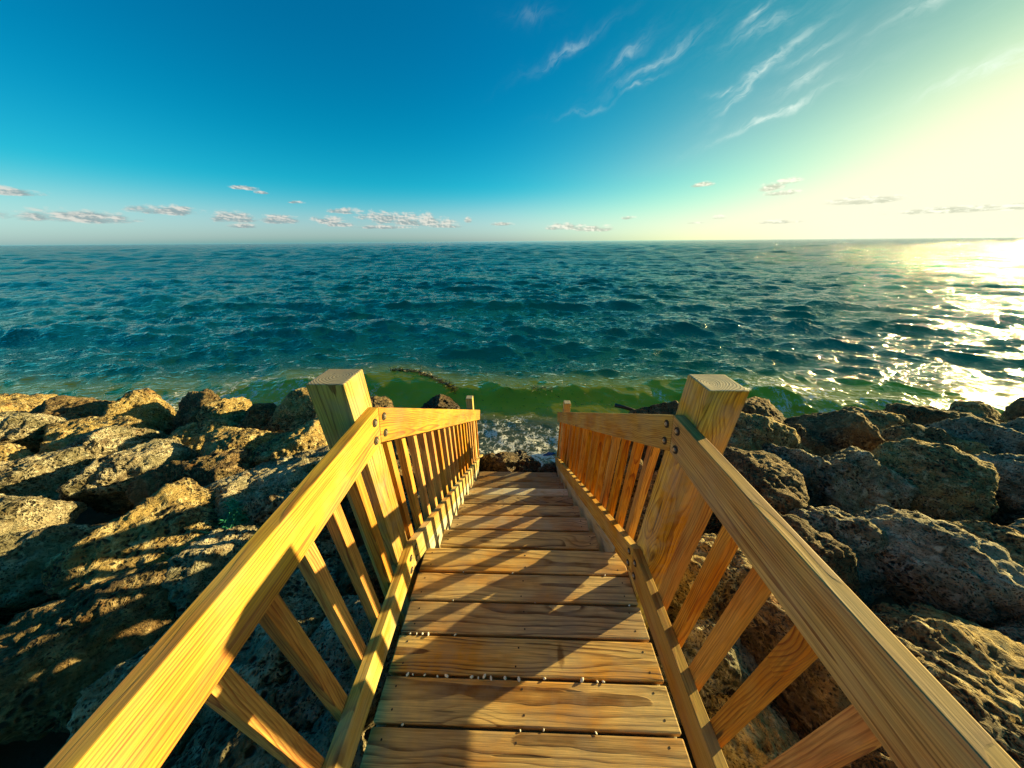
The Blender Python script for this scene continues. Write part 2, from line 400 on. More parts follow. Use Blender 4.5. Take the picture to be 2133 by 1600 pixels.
# ------------------------------------------------------------------ boulders
def rock_material(name, tan, brown, pale, algae=0.0):
    m, nt, out = new_mat(name); g = G(nt)
    P = g.n('ShaderNodeTexCoord').outputs['Object']; W = g.n('ShaderNodeNewGeometry').outputs['Position']
    rnd = g.n('ShaderNodeObjectInfo').outputs['Random']
    Q = g.v('ADD', P, g.vec(g.m('MULTIPLY', rnd, 31.0), g.m('MULTIPLY', rnd, 17.0), 0.0))
    Qd = g.v('ADD', Q, g.v('SCALE', g.noise(Q, 9.0, 2, 0.5, out=1), scale=0.10))
    big = g.noise(Q, 2.6, 5, 0.6); mid = g.noise(Qd, 14.0, 6, 0.68); fin = g.noise(Q, 60.0, 5, 0.7)
    pit = g.voro(Qd, 26.0); pit2 = g.voro(Qd, 62.0)
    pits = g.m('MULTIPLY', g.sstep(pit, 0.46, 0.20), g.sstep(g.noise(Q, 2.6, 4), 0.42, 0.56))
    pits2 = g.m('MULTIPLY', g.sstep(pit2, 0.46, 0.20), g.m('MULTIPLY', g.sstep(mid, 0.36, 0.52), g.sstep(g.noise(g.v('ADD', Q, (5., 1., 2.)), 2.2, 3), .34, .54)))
    c = g.mix(g.sstep(big, 0.35, 0.68), tan, brown)
    c = g.mix(g.sstep(mid, 0.48, 0.62), c, pale)
    c = g.mix(g.sstep(fin, 0.50, 0.34), c, g.mix(1.0, c, (0.40, 0.34, 0.28), 'MULTIPLY'))
    c = g.mix(g.m('MULTIPLY', g.sstep(g.noise(Qd, 6.5, 5, 0.7), 0.55, 0.68), 0.75), c, (0.10, 0.055, 0.025))
    c = g.mix(g.m('MULTIPLY', g.sstep(g.noise(g.v('ADD', Q, (3., 8., 1.)), 4.5, 4, 0.65), 0.60, 0.70), 0.7), c, (0.33, 0.13, 0.03))
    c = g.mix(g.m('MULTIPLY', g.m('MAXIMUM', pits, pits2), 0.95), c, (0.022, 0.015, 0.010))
    bed = g.noise(g.v('MULTIPLY', Qd, (2., 2., 17.)), 1.0, 4, .6)
    c = g.mix(g.m('MULTIPLY', g.sstep(bed, .50, .66), .55), c, g.mix(1.0, c, (0.38, 0.34, 0.30), 'MULTIPLY'))
    z = g.xyz(W)[2]
    wet = g.sstep(g.m('ADD', z, g.m('MULTIPLY', g.m('SUBTRACT', big, 0.5), 0.5)), -1.02, -1.42)
    if algae: c = g.mix(g.m('MULTIPLY', g.sstep(g.noise(Q, 3.2, 4, 0.6), 0.46, 0.62), algae), c, (0.045, 0.06, 0.022))
    c = g.mix(wet, c, g.mix(1.0, c, (0.22, 0.17, 0.12), 'MULTIPLY'))
    h = g.m('SUBTRACT', g.m('ADD', g.m('MULTIPLY', mid, 1.2), g.m('ADD', g.m('MULTIPLY', fin, 0.7), g.m('MULTIPLY', bed, .9))), g.m('ADD', g.m('MULTIPLY', pits, 0.9), g.m('MULTIPLY', pits2, 0.5)))
    b = g.pbr(c, g.m('MULTIPLY_ADD', wet, -0.55, 0.88), g.bump(h, 1.0, 0.050))
    b.inputs['Specular IOR Level'].default_value = 0.3
    nt.links.new(b.outputs[0], out.inputs[0]); return m
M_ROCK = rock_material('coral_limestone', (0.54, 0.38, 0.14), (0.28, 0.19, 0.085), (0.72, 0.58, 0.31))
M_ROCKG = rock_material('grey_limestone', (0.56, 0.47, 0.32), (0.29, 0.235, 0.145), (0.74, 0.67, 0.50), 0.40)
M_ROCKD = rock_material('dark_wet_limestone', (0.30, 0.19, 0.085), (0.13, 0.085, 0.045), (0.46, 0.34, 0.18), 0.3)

_bm = bmesh.new(); bmesh.ops.create_icosphere(_bm, subdivisions=6, radius=1)
_bm.verts.ensure_lookup_table()
ICO_V = np.array([v.co[:] for v in _bm.verts]); ICO_F = np.array([[v.index for v in f.verts] for f in _bm.faces], dtype=np.int32); _bm.free()
def mesh_from(name, V, F):
    me = bpy.data.meshes.new(name); k = F.shape[1]
    me.vertices.add(len(V)); me.vertices.foreach_set('co', np.ascontiguousarray(V, dtype=np.float32).ravel())
    me.loops.add(F.size); me.loops.foreach_set('vertex_index', F.ravel().astype(np.int32))
    me.polygons.add(len(F)); me.polygons.foreach_set('loop_start', np.arange(0, F.size, k, dtype=np.int32))
    me.polygons.foreach_set('use_smooth', np.ones(len(F), dtype=bool))
    me.update(calc_edges=True); return me
def rock_mesh(seed, sx, sy, sz):
    r = np.random.default_rng(seed); d = ICO_V
    nrm = r.normal(size=(13, 3)); nrm /= np.linalg.norm(nrm, axis=1)[:, None]
    h = r.uniform(.70, 1.02, 13)
    q = np.maximum(d @ nrm.T, 1e-3) / h                       # 1/r for every cutting plane
    p = 24.0
    rad = 1.0 / (np.sum(q ** p, axis=1) ** (1 / p))
    rad = np.minimum(rad, 1.25)
    V = d * rad[:, None] * np.array((sx, sy, sz))
    off = r.uniform(0, 60, 3)
    S = (sx + sy + sz) / 3
    nn = d / np.array((sx, sy, sz)); nn /= np.linalg.norm(nn, axis=1)[:, None]
    disp = .13 * S * fbm(V / S * 1.3 + off, 3) + .050 * fbm(V * 7 + off, 5, .55) + .034 * fbm(V * 16 + off, 3, .6, True)
    cell = perlin(V * 24 + off); disp -= .022 * np.clip(cell - .12, 0, 1) * 3
    return mesh_from('boulder', V + nn * disp[:, None], ICO_F)

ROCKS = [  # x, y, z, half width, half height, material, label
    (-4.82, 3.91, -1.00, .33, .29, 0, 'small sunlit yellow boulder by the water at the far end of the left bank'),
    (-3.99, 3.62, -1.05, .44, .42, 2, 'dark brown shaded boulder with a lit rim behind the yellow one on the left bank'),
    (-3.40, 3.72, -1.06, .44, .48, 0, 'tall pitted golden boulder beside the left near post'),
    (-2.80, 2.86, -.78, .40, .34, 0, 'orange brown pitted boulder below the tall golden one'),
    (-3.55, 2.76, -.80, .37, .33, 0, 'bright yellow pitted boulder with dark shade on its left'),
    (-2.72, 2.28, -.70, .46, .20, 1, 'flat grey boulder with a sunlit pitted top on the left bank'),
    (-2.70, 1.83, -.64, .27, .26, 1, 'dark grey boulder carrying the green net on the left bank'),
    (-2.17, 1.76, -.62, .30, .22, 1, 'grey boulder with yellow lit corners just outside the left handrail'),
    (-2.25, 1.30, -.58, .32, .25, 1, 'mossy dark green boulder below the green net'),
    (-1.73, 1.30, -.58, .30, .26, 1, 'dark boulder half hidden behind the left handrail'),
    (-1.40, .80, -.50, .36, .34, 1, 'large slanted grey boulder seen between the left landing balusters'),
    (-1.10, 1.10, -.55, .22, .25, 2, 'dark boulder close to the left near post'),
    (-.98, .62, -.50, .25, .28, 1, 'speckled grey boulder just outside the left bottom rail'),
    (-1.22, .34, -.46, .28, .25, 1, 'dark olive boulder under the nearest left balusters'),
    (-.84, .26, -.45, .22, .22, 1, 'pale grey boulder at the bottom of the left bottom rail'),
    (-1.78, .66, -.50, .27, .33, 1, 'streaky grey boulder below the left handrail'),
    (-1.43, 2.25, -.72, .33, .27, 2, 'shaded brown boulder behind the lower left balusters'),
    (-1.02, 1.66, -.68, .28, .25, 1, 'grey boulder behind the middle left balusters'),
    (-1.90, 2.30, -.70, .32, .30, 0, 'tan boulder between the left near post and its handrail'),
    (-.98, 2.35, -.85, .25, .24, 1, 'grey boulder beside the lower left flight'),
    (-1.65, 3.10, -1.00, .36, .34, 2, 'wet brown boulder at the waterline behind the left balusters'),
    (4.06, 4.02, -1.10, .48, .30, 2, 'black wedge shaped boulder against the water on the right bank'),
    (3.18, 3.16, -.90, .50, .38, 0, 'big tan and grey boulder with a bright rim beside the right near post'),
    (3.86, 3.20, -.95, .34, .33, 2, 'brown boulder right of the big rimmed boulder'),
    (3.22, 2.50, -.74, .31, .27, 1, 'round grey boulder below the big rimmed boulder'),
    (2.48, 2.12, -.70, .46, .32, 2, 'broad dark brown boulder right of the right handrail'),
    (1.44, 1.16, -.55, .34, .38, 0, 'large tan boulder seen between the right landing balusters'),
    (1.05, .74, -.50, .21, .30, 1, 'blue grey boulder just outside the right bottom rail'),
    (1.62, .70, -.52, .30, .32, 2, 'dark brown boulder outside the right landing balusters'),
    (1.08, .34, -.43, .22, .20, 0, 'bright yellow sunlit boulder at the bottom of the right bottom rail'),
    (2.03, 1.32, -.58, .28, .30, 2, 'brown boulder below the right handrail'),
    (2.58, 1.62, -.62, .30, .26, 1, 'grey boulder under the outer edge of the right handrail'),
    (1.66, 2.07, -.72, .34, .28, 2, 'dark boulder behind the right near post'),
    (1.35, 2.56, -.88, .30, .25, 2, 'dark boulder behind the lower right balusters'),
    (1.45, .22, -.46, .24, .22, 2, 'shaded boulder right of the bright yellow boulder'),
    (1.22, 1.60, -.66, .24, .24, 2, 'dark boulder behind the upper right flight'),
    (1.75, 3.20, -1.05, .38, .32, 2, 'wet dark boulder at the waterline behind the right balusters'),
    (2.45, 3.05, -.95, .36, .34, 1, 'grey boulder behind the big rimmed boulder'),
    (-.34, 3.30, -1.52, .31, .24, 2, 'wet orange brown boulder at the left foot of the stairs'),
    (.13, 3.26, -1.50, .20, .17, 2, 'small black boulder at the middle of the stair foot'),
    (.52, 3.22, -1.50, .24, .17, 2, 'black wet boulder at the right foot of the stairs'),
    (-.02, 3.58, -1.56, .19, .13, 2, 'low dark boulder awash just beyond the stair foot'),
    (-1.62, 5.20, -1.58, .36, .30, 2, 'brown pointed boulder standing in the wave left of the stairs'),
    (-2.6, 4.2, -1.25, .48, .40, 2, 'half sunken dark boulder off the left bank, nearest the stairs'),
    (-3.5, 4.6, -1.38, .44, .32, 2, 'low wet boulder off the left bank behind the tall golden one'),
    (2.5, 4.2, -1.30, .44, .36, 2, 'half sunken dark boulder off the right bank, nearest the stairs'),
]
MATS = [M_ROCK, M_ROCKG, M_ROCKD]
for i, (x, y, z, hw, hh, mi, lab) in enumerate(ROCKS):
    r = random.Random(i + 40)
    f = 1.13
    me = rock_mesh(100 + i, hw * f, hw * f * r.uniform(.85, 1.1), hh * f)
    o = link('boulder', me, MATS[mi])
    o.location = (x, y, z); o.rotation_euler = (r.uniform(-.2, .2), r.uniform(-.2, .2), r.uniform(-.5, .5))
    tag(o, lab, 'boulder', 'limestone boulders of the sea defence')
# banks going on to both sides
VAR = [rock_mesh(700 + i, 1, random.uniform(.75, 1.1), random.uniform(.6, .85)) for i in range(0)]
bank = []
for sname, sg in (('left', -1), ('right', 1)):
    for rname, y, x0, n, step, s in (('row along the water', 4.05, 5.55, 6, 1.0, .52), ('second row from the water', 3.15, 4.55, 6, .92, .48), ('third row from the water', 2.25, 3.62, 5, .86, .45),
                                     ('fourth row from the water', 1.4, 3.0, 5, .80, .42), ('nearest row', .62, 2.42, 4, .76, .40)):
        for k in range(n): bank.append((sname, sg, rname, y, x0 + k * step, s, k))
for i, (sname, sg, rname, y, x, s, k) in enumerate(bank):
    r = random.Random(i + 900)
    hw = s * r.uniform(.9, 1.18)
    me = rock_mesh(300 + i, hw, hw * r.uniform(.8, 1.05), hw * r.uniform(.62, .9))
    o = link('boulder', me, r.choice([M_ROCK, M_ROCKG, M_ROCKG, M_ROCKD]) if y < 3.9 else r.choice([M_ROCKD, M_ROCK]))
    o.location = (sg * (x + r.uniform(-.12, .12)), y + r.uniform(-.18, .18), -.36 - .14 * y - .03 - (.24 if y > 3.6 else .12 if y > 2.8 else .03) + r.uniform(-.08, .06)); o.rotation_euler = (r.uniform(-.3, .3), r.uniform(-.3, .3), r.uniform(0, 6.28))
    tag(o, f'outer {sname} bank boulder, {ORD[k]} from the stairs in the {rname}', 'boulder', f'boulders of the outer {sname} bank')

# ------------------------------------------------------------------ ground under the boulders
gx, gy = np.linspace(-45, 45, 181), np.linspace(-14, 12, 105)
X, Y = np.meshgrid(gx, gy); p = np.stack([X.ravel(), Y.ravel(), np.zeros(X.size)], 1)
Z = np.where(p[:, 1] > -1.6, -.80 - .30 * np.clip(p[:, 1], -1.6, 12), -.32) + .10 * fbm(p * .8, 3)
idx = np.arange(X.size).reshape(X.shape)
F = np.stack([idx[:-1, :-1].ravel(), idx[:-1, 1:].ravel(), idx[1:, 1:].ravel(), idx[1:, :-1].ravel()], 1)
m, nt, out = new_mat('dark_rubble_sand'); g = G(nt); W = g.n('ShaderNodeNewGeometry').outputs['Position']
n1 = g.noise(W, 9., 6, .7)
b = g.pbr(g.mix(n1, (0.035, 0.028, 0.018), (0.14, 0.11, 0.07)), .9, g.bump(n1, 1., .05)); nt.links.new(b.outputs[0], out.inputs[0])
o = link('ground', mesh_from('ground', np.stack([p[:, 0], p[:, 1], Z], 1), F), m)
tag(o, 'dark rubble ground sloping into the sea under the boulders', None, kind='structure')

# ------------------------------------------------------------------ sea
nr, nth = 1250, 1150
rr = 2.6 * np.exp(np.linspace(0, math.log(9000 / 2.6), nr)); th = np.linspace(-math.radians(82), math.radians(82), nth)
TH, RR = np.meshgrid(th, rr)
X0 = (RR * np.sin(TH)).ravel(); Y0 = (RR * np.cos(TH)).ravel(); R0 = RR.ravel()
wr = np.random.default_rng(21)
NW = 190
lam = np.exp(wr.uniform(math.log(.13), math.log(5.0), NW))
spread = np.where(lam > 1.5, .38, .62)
ang = -math.pi / 2 - .22 + wr.normal(size=NW) * spread
ph = wr.uniform(0, 6.283, NW)
steep = .031 * np.where(lam > 3, .9, 1.0)
dx = np.zeros_like(X0); dy = np.zeros_like(X0); dz = np.zeros_like(X0)
spac = R0 * math.log(9000 / 2.6) / nr
shore = np.clip((Y0 - 3.3) / 3.5, .22, 1)
# gustiness: patches of rougher and calmer water
pp = np.stack([X0 * .16, Y0 * .10, np.zeros_like(X0)], 1); gust = np.clip(1 + 1.1 * fbm(pp, 3), .5, 1.7)
for l, a_, f_, s_ in zip(lam, ang, ph, np.where(lam > 2.4, .013, np.where(lam > 1.6, .021, np.where(lam < .35, .026, .040)))):
    k = 2 * math.pi / l; A = s_ / k
    near = R0 < l / (math.log(9000 / 2.6) / nr) / 2.2
    ii = np.nonzero(near)[0]
    if not len(ii): continue
    fade = np.clip((l / spac[ii] - 2.2) / 2.5, 0, 1) * (shore[ii] if l > 1.2 else np.sqrt(shore[ii])) * gust[ii]
    q = k * (X0[ii] * math.cos(a_) + Y0[ii] * math.sin(a_)) + f_
    c_, sn = np.cos(q), np.sin(q)
    dz[ii] += A * fade * c_
    dx[ii] -= .95 * A * fade * sn * math.cos(a_); dy[ii] -= .95 * A * fade * sn * math.sin(a_)
# longer waves take over where the short ones are too fine for the mesh
NL = 80
lamL = np.exp(wr.uniform(math.log(4.5), math.log(38), NL)); angL = -math.pi / 2 - .2 + wr.normal(size=NL) * .5; phL = wr.uniform(0, 6.283, NL)
for l, a_, f_ in zip(lamL, angL, phL):
    k = 2 * math.pi / l; A = .034 / k * min(1, (20 / l) ** .6)
    ii = np.nonzero((R0 > 5 * l) & (spac < l / 2.2))[0]
    if not len(ii): continue
    fade = np.clip((R0[ii] / l - 5) / 9, 0, 1) * np.clip(110 / R0[ii], .02, 1) * np.clip((l / spac[ii] - 2.2) / 2.5, 0, 1)
    dz[ii] += A * fade * np.cos(k * (X0[ii] * math.cos(a_) + Y0[ii] * math.sin(a_)) + f_)
# the swell rising in front of the stairs, and a lower one further out
def swell(yc, h, front, back):
    d = Y0 - yc
    return h * np.where(d < 0, np.exp(-(d / front) ** 2), np.exp(-(d / back) ** 2))
px = np.stack([X0 * .45, X0 * 0, X0 * 0 + 3.3], 1); nx = perlin(px)
dz += swell(6.02 + .10 * nx * 3 - .02 * X0, .36 * np.clip(1 + 1.2 * nx, .5, 1.4) * np.exp(-(X0 / 9) ** 4), .62, 1.5)
px[:, 2] += 9; nx = perlin(px)
dz += swell(11.5 + .8 * nx + .05 * X0, .20 * np.clip(.8 + 1.6 * nx, 0, 1.4), .6, 1.6)
px[:, 2] += 9; nx = perlin(px * np.array((.6, 1, 1)))
dz += swell(16.5 + 1.2 * nx - .05 * X0, .24 * np.clip(.7 + 2 * nx, 0, 1.4), .7, 1.8)
V = np.stack([X0 + dx, Y0 + dy, SEA + dz], 1)
idx = np.arange(X0.size).reshape(RR.shape)
F = np.stack([idx[:-1, :-1].ravel(), idx[:-1, 1:].ravel(), idx[1:, 1:].ravel(), idx[1:, :-1].ravel()], 1)

m, nt, out = new_mat('sea_water'); g = G(nt); W = g.n('ShaderNodeNewGeometry').outputs['Position']
wx, wy, wz = g.xyz(W)
dist = g.v('LENGTH', W)
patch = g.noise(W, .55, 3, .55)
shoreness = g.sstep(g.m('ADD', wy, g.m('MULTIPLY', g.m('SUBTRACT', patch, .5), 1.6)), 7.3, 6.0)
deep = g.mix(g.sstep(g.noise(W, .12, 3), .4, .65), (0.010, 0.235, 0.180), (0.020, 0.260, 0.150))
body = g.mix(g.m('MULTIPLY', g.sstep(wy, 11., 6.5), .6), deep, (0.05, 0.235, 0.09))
body = g.mix(shoreness, body, (0.66, 0.50, 0.03))  # silty olive, its colour brightened for light that shines through the swell
murk = g.sstep(wy, 5.3, 4.6)
body = g.mix(g.m('MULTIPLY', murk, .8), body, g.mix(g.noise(W, 1.7, 3), (0.04, 0.085, 0.085), (0.17, 0.20, 0.14)))
# foam lace near the shore
dv = g.v('ADD', W, g.v('SCALE', g.noise(W, 3.0, 3, .6, out=1), scale=.35))
e1 = g.voro(g.v('MULTIPLY', dv, (1., 1., 0.)), 5.5, 'DISTANCE_TO_EDGE'); e2 = g.voro(g.v('MULTIPLY', dv, (1., 1., 0.)), 13., 'DISTANCE_TO_EDGE')
zone = g.m('MULTIPLY', g.sstep(wy, 5.5, 4.0), g.sstep(g.noise(W, 1.1, 3, .6), .36, .56))
zone = g.m('MAXIMUM', zone, g.m('MULTIPLY', g.sstep(g.v('DISTANCE', W, (.42, 3.80, -1.6)), 1.15, .30), 1.0))
rim = g.m('MULTIPLY', g.sstep(g.noise(W, .8, 4, .6), .60, .72), g.sstep(wy, 9.5, 6.0))
for (fx, fy, fr) in ((-5.2, 5.6, 1.1), (-6.7, 5.9, 1.3), (-3.4, 5.3, .9), (6.1, 5.6, 1.5), (4.8, 5.3, 1.3), (3.4, 5.3, 1.0), (-8.2, 5.2, 1.2), (8.0, 5.2, 1.3)):
    zone = g.m('MAXIMUM', zone, g.m('MULTIPLY', g.sstep(g.v('DISTANCE', W, (fx, fy, -1.6)), fr, fr * .2), g.m('MULTIPLY', g.sstep(g.noise(W, 2.2, 4, .6), .38, .62), .95)))
zone = g.m('MAXIMUM', zone, g.m('MULTIPLY', rim, .6))
lace = g.m('MAXIMUM', g.sstep(e1, g.m('MULTIPLY', zone, .12), g.m('MULTIPLY', zone, .03)), g.sstep(e2, g.m('MULTIPLY', zone, .13), g.m('MULTIPLY', zone, .04)))
brk = g.sstep(g.noise(W, 9., 3, .6), .44, .58)
foam = g.m('MULTIPLY', g.m('MULTIPLY', lace, brk), g.sstep(zone, .05, .35))
froth = g.m('MULTIPLY', g.sstep(g.noise(g.v('MULTIPLY', dv, (1., 1.6, 1.)), 6.5, 5, .7), .58, .66), g.sstep(zone, .45, .9))
foam = g.m('MAXIMUM', foam, g.m('MULTIPLY', froth, .85))
wsx = g.v('MULTIPLY', W, (.75, 1.5, 1.))
wd = g.v('ADD', wsx, g.v('SCALE', g.noise(wsx, 1.3, 2, .5, out=1), scale=.45))
def ridge(v, sc, det): return g.m('SUBTRACT', 1.0, g.m('ABSOLUTE', g.m('MULTIPLY', g.m('SUBTRACT', g.noise(v, sc, det, .5), .5), 5.0)))
rip = g.m('ADD', g.m('ADD', g.m('MULTIPLY', ridge(wd, 1.9, 2), .62), g.m('MULTIPLY', ridge(wd, 4.7, 2), .34)), g.m('MULTIPLY', g.noise(wsx, 11., 4, .6), .34))
rip2 = g.noise(g.v('MULTIPLY', W, (.8, 1.6, 1.)), .9, 5, .62)
nrm = g.bump(rip, g.m('MULTIPLY_ADD', shoreness, -.30, .80), .085)
nrm_f = g.bump(rip, .60, .085)
far = g.sstep(dist, 18., 90.)
nrm = g.bump(rip2, far, .8, nrm)
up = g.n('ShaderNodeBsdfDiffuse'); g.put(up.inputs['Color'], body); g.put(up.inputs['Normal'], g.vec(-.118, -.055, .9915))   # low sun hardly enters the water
gl = g.n('ShaderNodeBsdfGlossy'); gl.inputs['Color'].default_value = (.95, 1.0, .92, 1); g.put(gl.inputs['Roughness'], g.m('MULTIPLY_ADD', far, .02, .06)); g.put(gl.inputs['Normal'], nrm)
fr = g.n('ShaderNodeFresnel'); fr.inputs['IOR'].default_value = 1.333; g.put(fr.inputs['Normal'], nrm_f)
b = g.n('ShaderNodeMixShader'); nt.links.new(fr.outputs[0], b.inputs[0]); nt.links.new(up.outputs[0], b.inputs[1]); nt.links.new(gl.outputs[0], b.inputs[2])
fo = g.pbr((.82, .82, .80), .85, g.bump(e2, .5, .01))
mx = g.n('ShaderNodeMixShader'); g.put(mx.inputs[0], foam); nt.links.new(b.outputs[0], mx.inputs[1]); nt.links.new(fo.outputs[0], mx.inputs[2]); nt.links.new(mx.outputs[0], out.inputs[0])
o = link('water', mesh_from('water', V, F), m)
tag(o, 'choppy teal sea turning olive green in the swell by the shore', None, kind='structure')
SEAV = V

def sea_z(x, y):
    i = np.argmin((SEAV[:, 0] - x) ** 2 + (SEAV[:, 1] - y) ** 2); return float(SEAV[i, 2])

# ------------------------------------------------------------------ drift: weed, net, plastic, driftwood
wrnd = random.Random(8)
def leaf_strip(bm, p, d, L, w):
    n = Vector((wrnd.uniform(-1, 1), wrnd.uniform(-1, 1), wrnd.uniform(.2, 1))).normalized(); s = d.cross(n).normalized() * w
    prev = None; q = Vector(p)
    for k in range(4):
        t = k / 3; ww = s * (1 - t * .8)
        a, b_ = bm.verts.new(q - ww), bm.verts.new(q + ww)
        if prev: bm.faces.new((prev[0], prev[1], b_, a))
        prev = (a, b_); d = (d + Vector((wrnd.uniform(-.5, .5), wrnd.uniform(-.5, .5), wrnd.uniform(-.4, .3)))).normalized(); q = q + d * L / 3
bm = bmesh.new()
sub = SEAV[(np.abs(SEAV[:, 0]) < 4) & (SEAV[:, 1] < 9)]
def sz(x, y):
    i = np.argmin((sub[:, 0] - x) ** 2 + (sub[:, 1] - y) ** 2); return float(sub[i, 2])
for i in range(520):                                   # the arc of weed along the crest
    t = wrnd.random(); x = -3.15 + 1.75 * t; y = 6.35 - 1.05 * max(0, t - .35) ** 1.3 - .12 * (t - .3) + wrnd.gauss(0, .035)
    leaf_strip(bm, (x, y, sz(x, y) + wrnd.uniform(.0, .035)), Vector((wrnd.uniform(-1, 1), wrnd.uniform(-.6, .6), wrnd.uniform(-.2, .35))).normalized(), wrnd.uniform(.05, .16), wrnd.uniform(.004, .011))
for i in range(420):                                   # scraps through the green face
    x = wrnd.uniform(-1.3, 2.3); y = 5.55 + wrnd.gauss(0, .22)
    if wrnd.random() < .35: x, y = .55 + wrnd.gauss(0, .16), 5.75 + wrnd.gauss(0, .06)
    leaf_strip(bm, (x, y, sz(x, y) + .006), Vector((wrnd.uniform(-1, 1), wrnd.uniform(-1, 1), wrnd.uniform(-.1, .2))).normalized(), wrnd.uniform(.02, .07), wrnd.uniform(.003, .006))
tag(link('seaweed', to_mesh(bm, 'seaweed'), M_WEED), 'dark brown weed drifting in an arc along the green swell', 'seaweed', kind='stuff')

def tube(bm, pts, r, seg=5):
    prev = None
    for i, p in enumerate(pts):
        d = (pts[min(i + 1, len(pts) - 1)] - pts[max(i - 1, 0)]).normalized()
        u = d.orthogonal().normalized(); w = d.cross(u); ri = r[i] if isinstance(r, (list, tuple)) else r
        ring = [bm.verts.new(p + (u * math.cos(a) + w * math.sin(a)) * ri) for a in (2 * math.pi * k / seg for k in range(seg))]
        if prev:
            for k in range(seg): bm.faces.new((prev[k], prev[(k + 1) % seg], ring[(k + 1) % seg], ring[k]))
        prev = ring
    return bm
bm = bmesh.new(); nrnd = random.Random(3)
path = [Vector(q) for q in ((-2.52, 1.70, -.33), (-2.40, 1.62, -.37), (-2.36, 1.52, -.47), (-2.36, 1.44, -.44), (-2.46, 1.34, -.42), (-2.52, 1.24, -.38))]
for s_ in range(110):
    t0 = nrnd.uniform(0, 4.2); pts = []
    for k in range(10):
        t = min(4.99, t0 + k * .11 * nrnd.uniform(.6, 1.2)); i = int(t); q = path[i].lerp(path[i + 1], t - i)
        w = .018 + .030 * math.sin(math.pi * t / 5)
        pts.append(q + Vector((nrnd.gauss(0, w), nrnd.gauss(0, w), nrnd.gauss(.01, w * .7))))
    tube(bm, pts, .0026, 4)
tag(link('net_scrap', to_mesh(bm, 'net_scrap'), M_NET), 'tangled scrap of green fishing net hanging over a dark boulder', 'fishing net')

bm = bmesh.new(); bmesh.ops.create_grid(bm, x_segments=16, y_segments=10, size=1)
for v in bm.verts:
    x, y = v.co.x, v.co.y
    v.co = Vector((x * .10 * (1 - .25 * y), y * .032 * (1 - .5 * abs(x) ** 2), .012 * math.sin(5 * x + 2 * y) + .010 * math.cos(7 * y - 3 * x)))
bmesh.ops.solidify(bm, geom=list(bm.faces), thickness=.003)
o = link('plastic_scrap', to_mesh(bm, 'plastic_scrap'), M_BLUE, smooth=True); o.location = (.56, 3.86, sz(.56, 3.86) + .012); o.rotation_euler = (.1, -.1, .2)
tag(o, 'crumpled strip of blue plastic floating in foam near the stair foot', 'plastic scrap')

pts = [Vector(q) for q in ((1.92, 4.85, -1.20), (2.10, 4.80, -1.22), (2.32, 4.74, -1.27), (2.58, 4.66, -1.36), (2.85, 4.6, -1.55))]
bm = bmesh.new(); tube(bm, pts, [.040, .036, .034, .032, .03], 10); bmesh.ops.holes_fill(bm, edges=[e for e in bm.edges if e.is_boundary])
tag(link('driftwood_branch', to_mesh(bm, 'driftwood_branch'), M_DRIFT, smooth=True), 'black driftwood branch sticking up from the water beyond the right handrail', 'driftwood')

# ------------------------------------------------------------------ sky
w = bpy.data.worlds.new('World'); bpy.context.scene.world = w; w.use_nodes = True
nt = w.node_tree
for n in list(nt.nodes): nt.nodes.remove(n)
g = G(nt)
D = g.n('ShaderNodeTexCoord').outputs['Generated']
sky = g.n('ShaderNodeTexSky', sky_type='NISHITA')
sky.sun_disc = False
sky.sun_elevation = math.asin(SUN.z); sky.sun_rotation = math.atan2(SUN.x, SUN.y)
sky.air_density = 1.0; sky.dust_density = 0.6; sky.ozone_density = 2.5; sky.altitude = 0
hs = g.n('ShaderNodeHueSaturation'); nt.links.new(sky.outputs[0], hs.inputs['Color']); hs.inputs['Saturation'].default_value = 1.0; hs.inputs['Value'].default_value = 1.0
dx_, dy_, dz_ = g.xyz(D)
az = g.m('MULTIPLY', g.m('ARCTAN2', dx_, dy_), 57.2958)
el = g.m('MULTIPLY', g.m('ARCSINE', dz_), 57.2958)
# the deep clear blue of this evening: less red high up, a pale green-white band low down
sepc = g.n('ShaderNodeSeparateColor'); nt.links.new(hs.outputs[0], sepc.inputs[0])
cr_, cg_, cb_ = sepc.outputs
low = g.m('EXPONENT', g.m('MULTIPLY', g.m('MAXIMUM', el, 0.0), -.22))            # 1 at the horizon
sunw = g.sstep(az, -10., 55.)
red = g.m('MULTIPLY', cr_, g.sstep(cr_, .70, 2.6))
red = g.m('MAXIMUM', red, g.m('MULTIPLY', cr_, .03))
red = g.m('MULTIPLY', red, g.m('SUBTRACT', 1.0, g.m('MULTIPLY', g.m('MULTIPLY', g.sstep(el, 2.2, 8.5), g.m('SUBTRACT', 1.0, sunw)), .85)))
red = g.m('MULTIPLY', red, g.m('SUBTRACT', 1.0, g.m('MULTIPLY', g.sstep(el, 8., 26.), .55)))
green = g.m('MULTIPLY', cg_, g.m('ADD', .88, g.m('MULTIPLY', low, .78)))
green = g.m('MULTIPLY', green, g.m('ADD', 1.0, g.m('MULTIPLY', g.m('MULTIPLY', g.sstep(el, 25., 8.), g.sstep(el, 0., 5.)), .16)))
blue = g.m('MULTIPLY', cb_, g.m('MULTIPLY', g.m('ADD', 1.18, g.m('MULTIPLY', low, 1.65)), g.m('SUBTRACT', 1.0, g.m('MULTIPLY', sunw, .50))))
cmb = g.n('ShaderNodeCombineColor'); 
for i_, c_ in enumerate((red, green, blue)): nt.links.new(c_, cmb.inputs[i_])
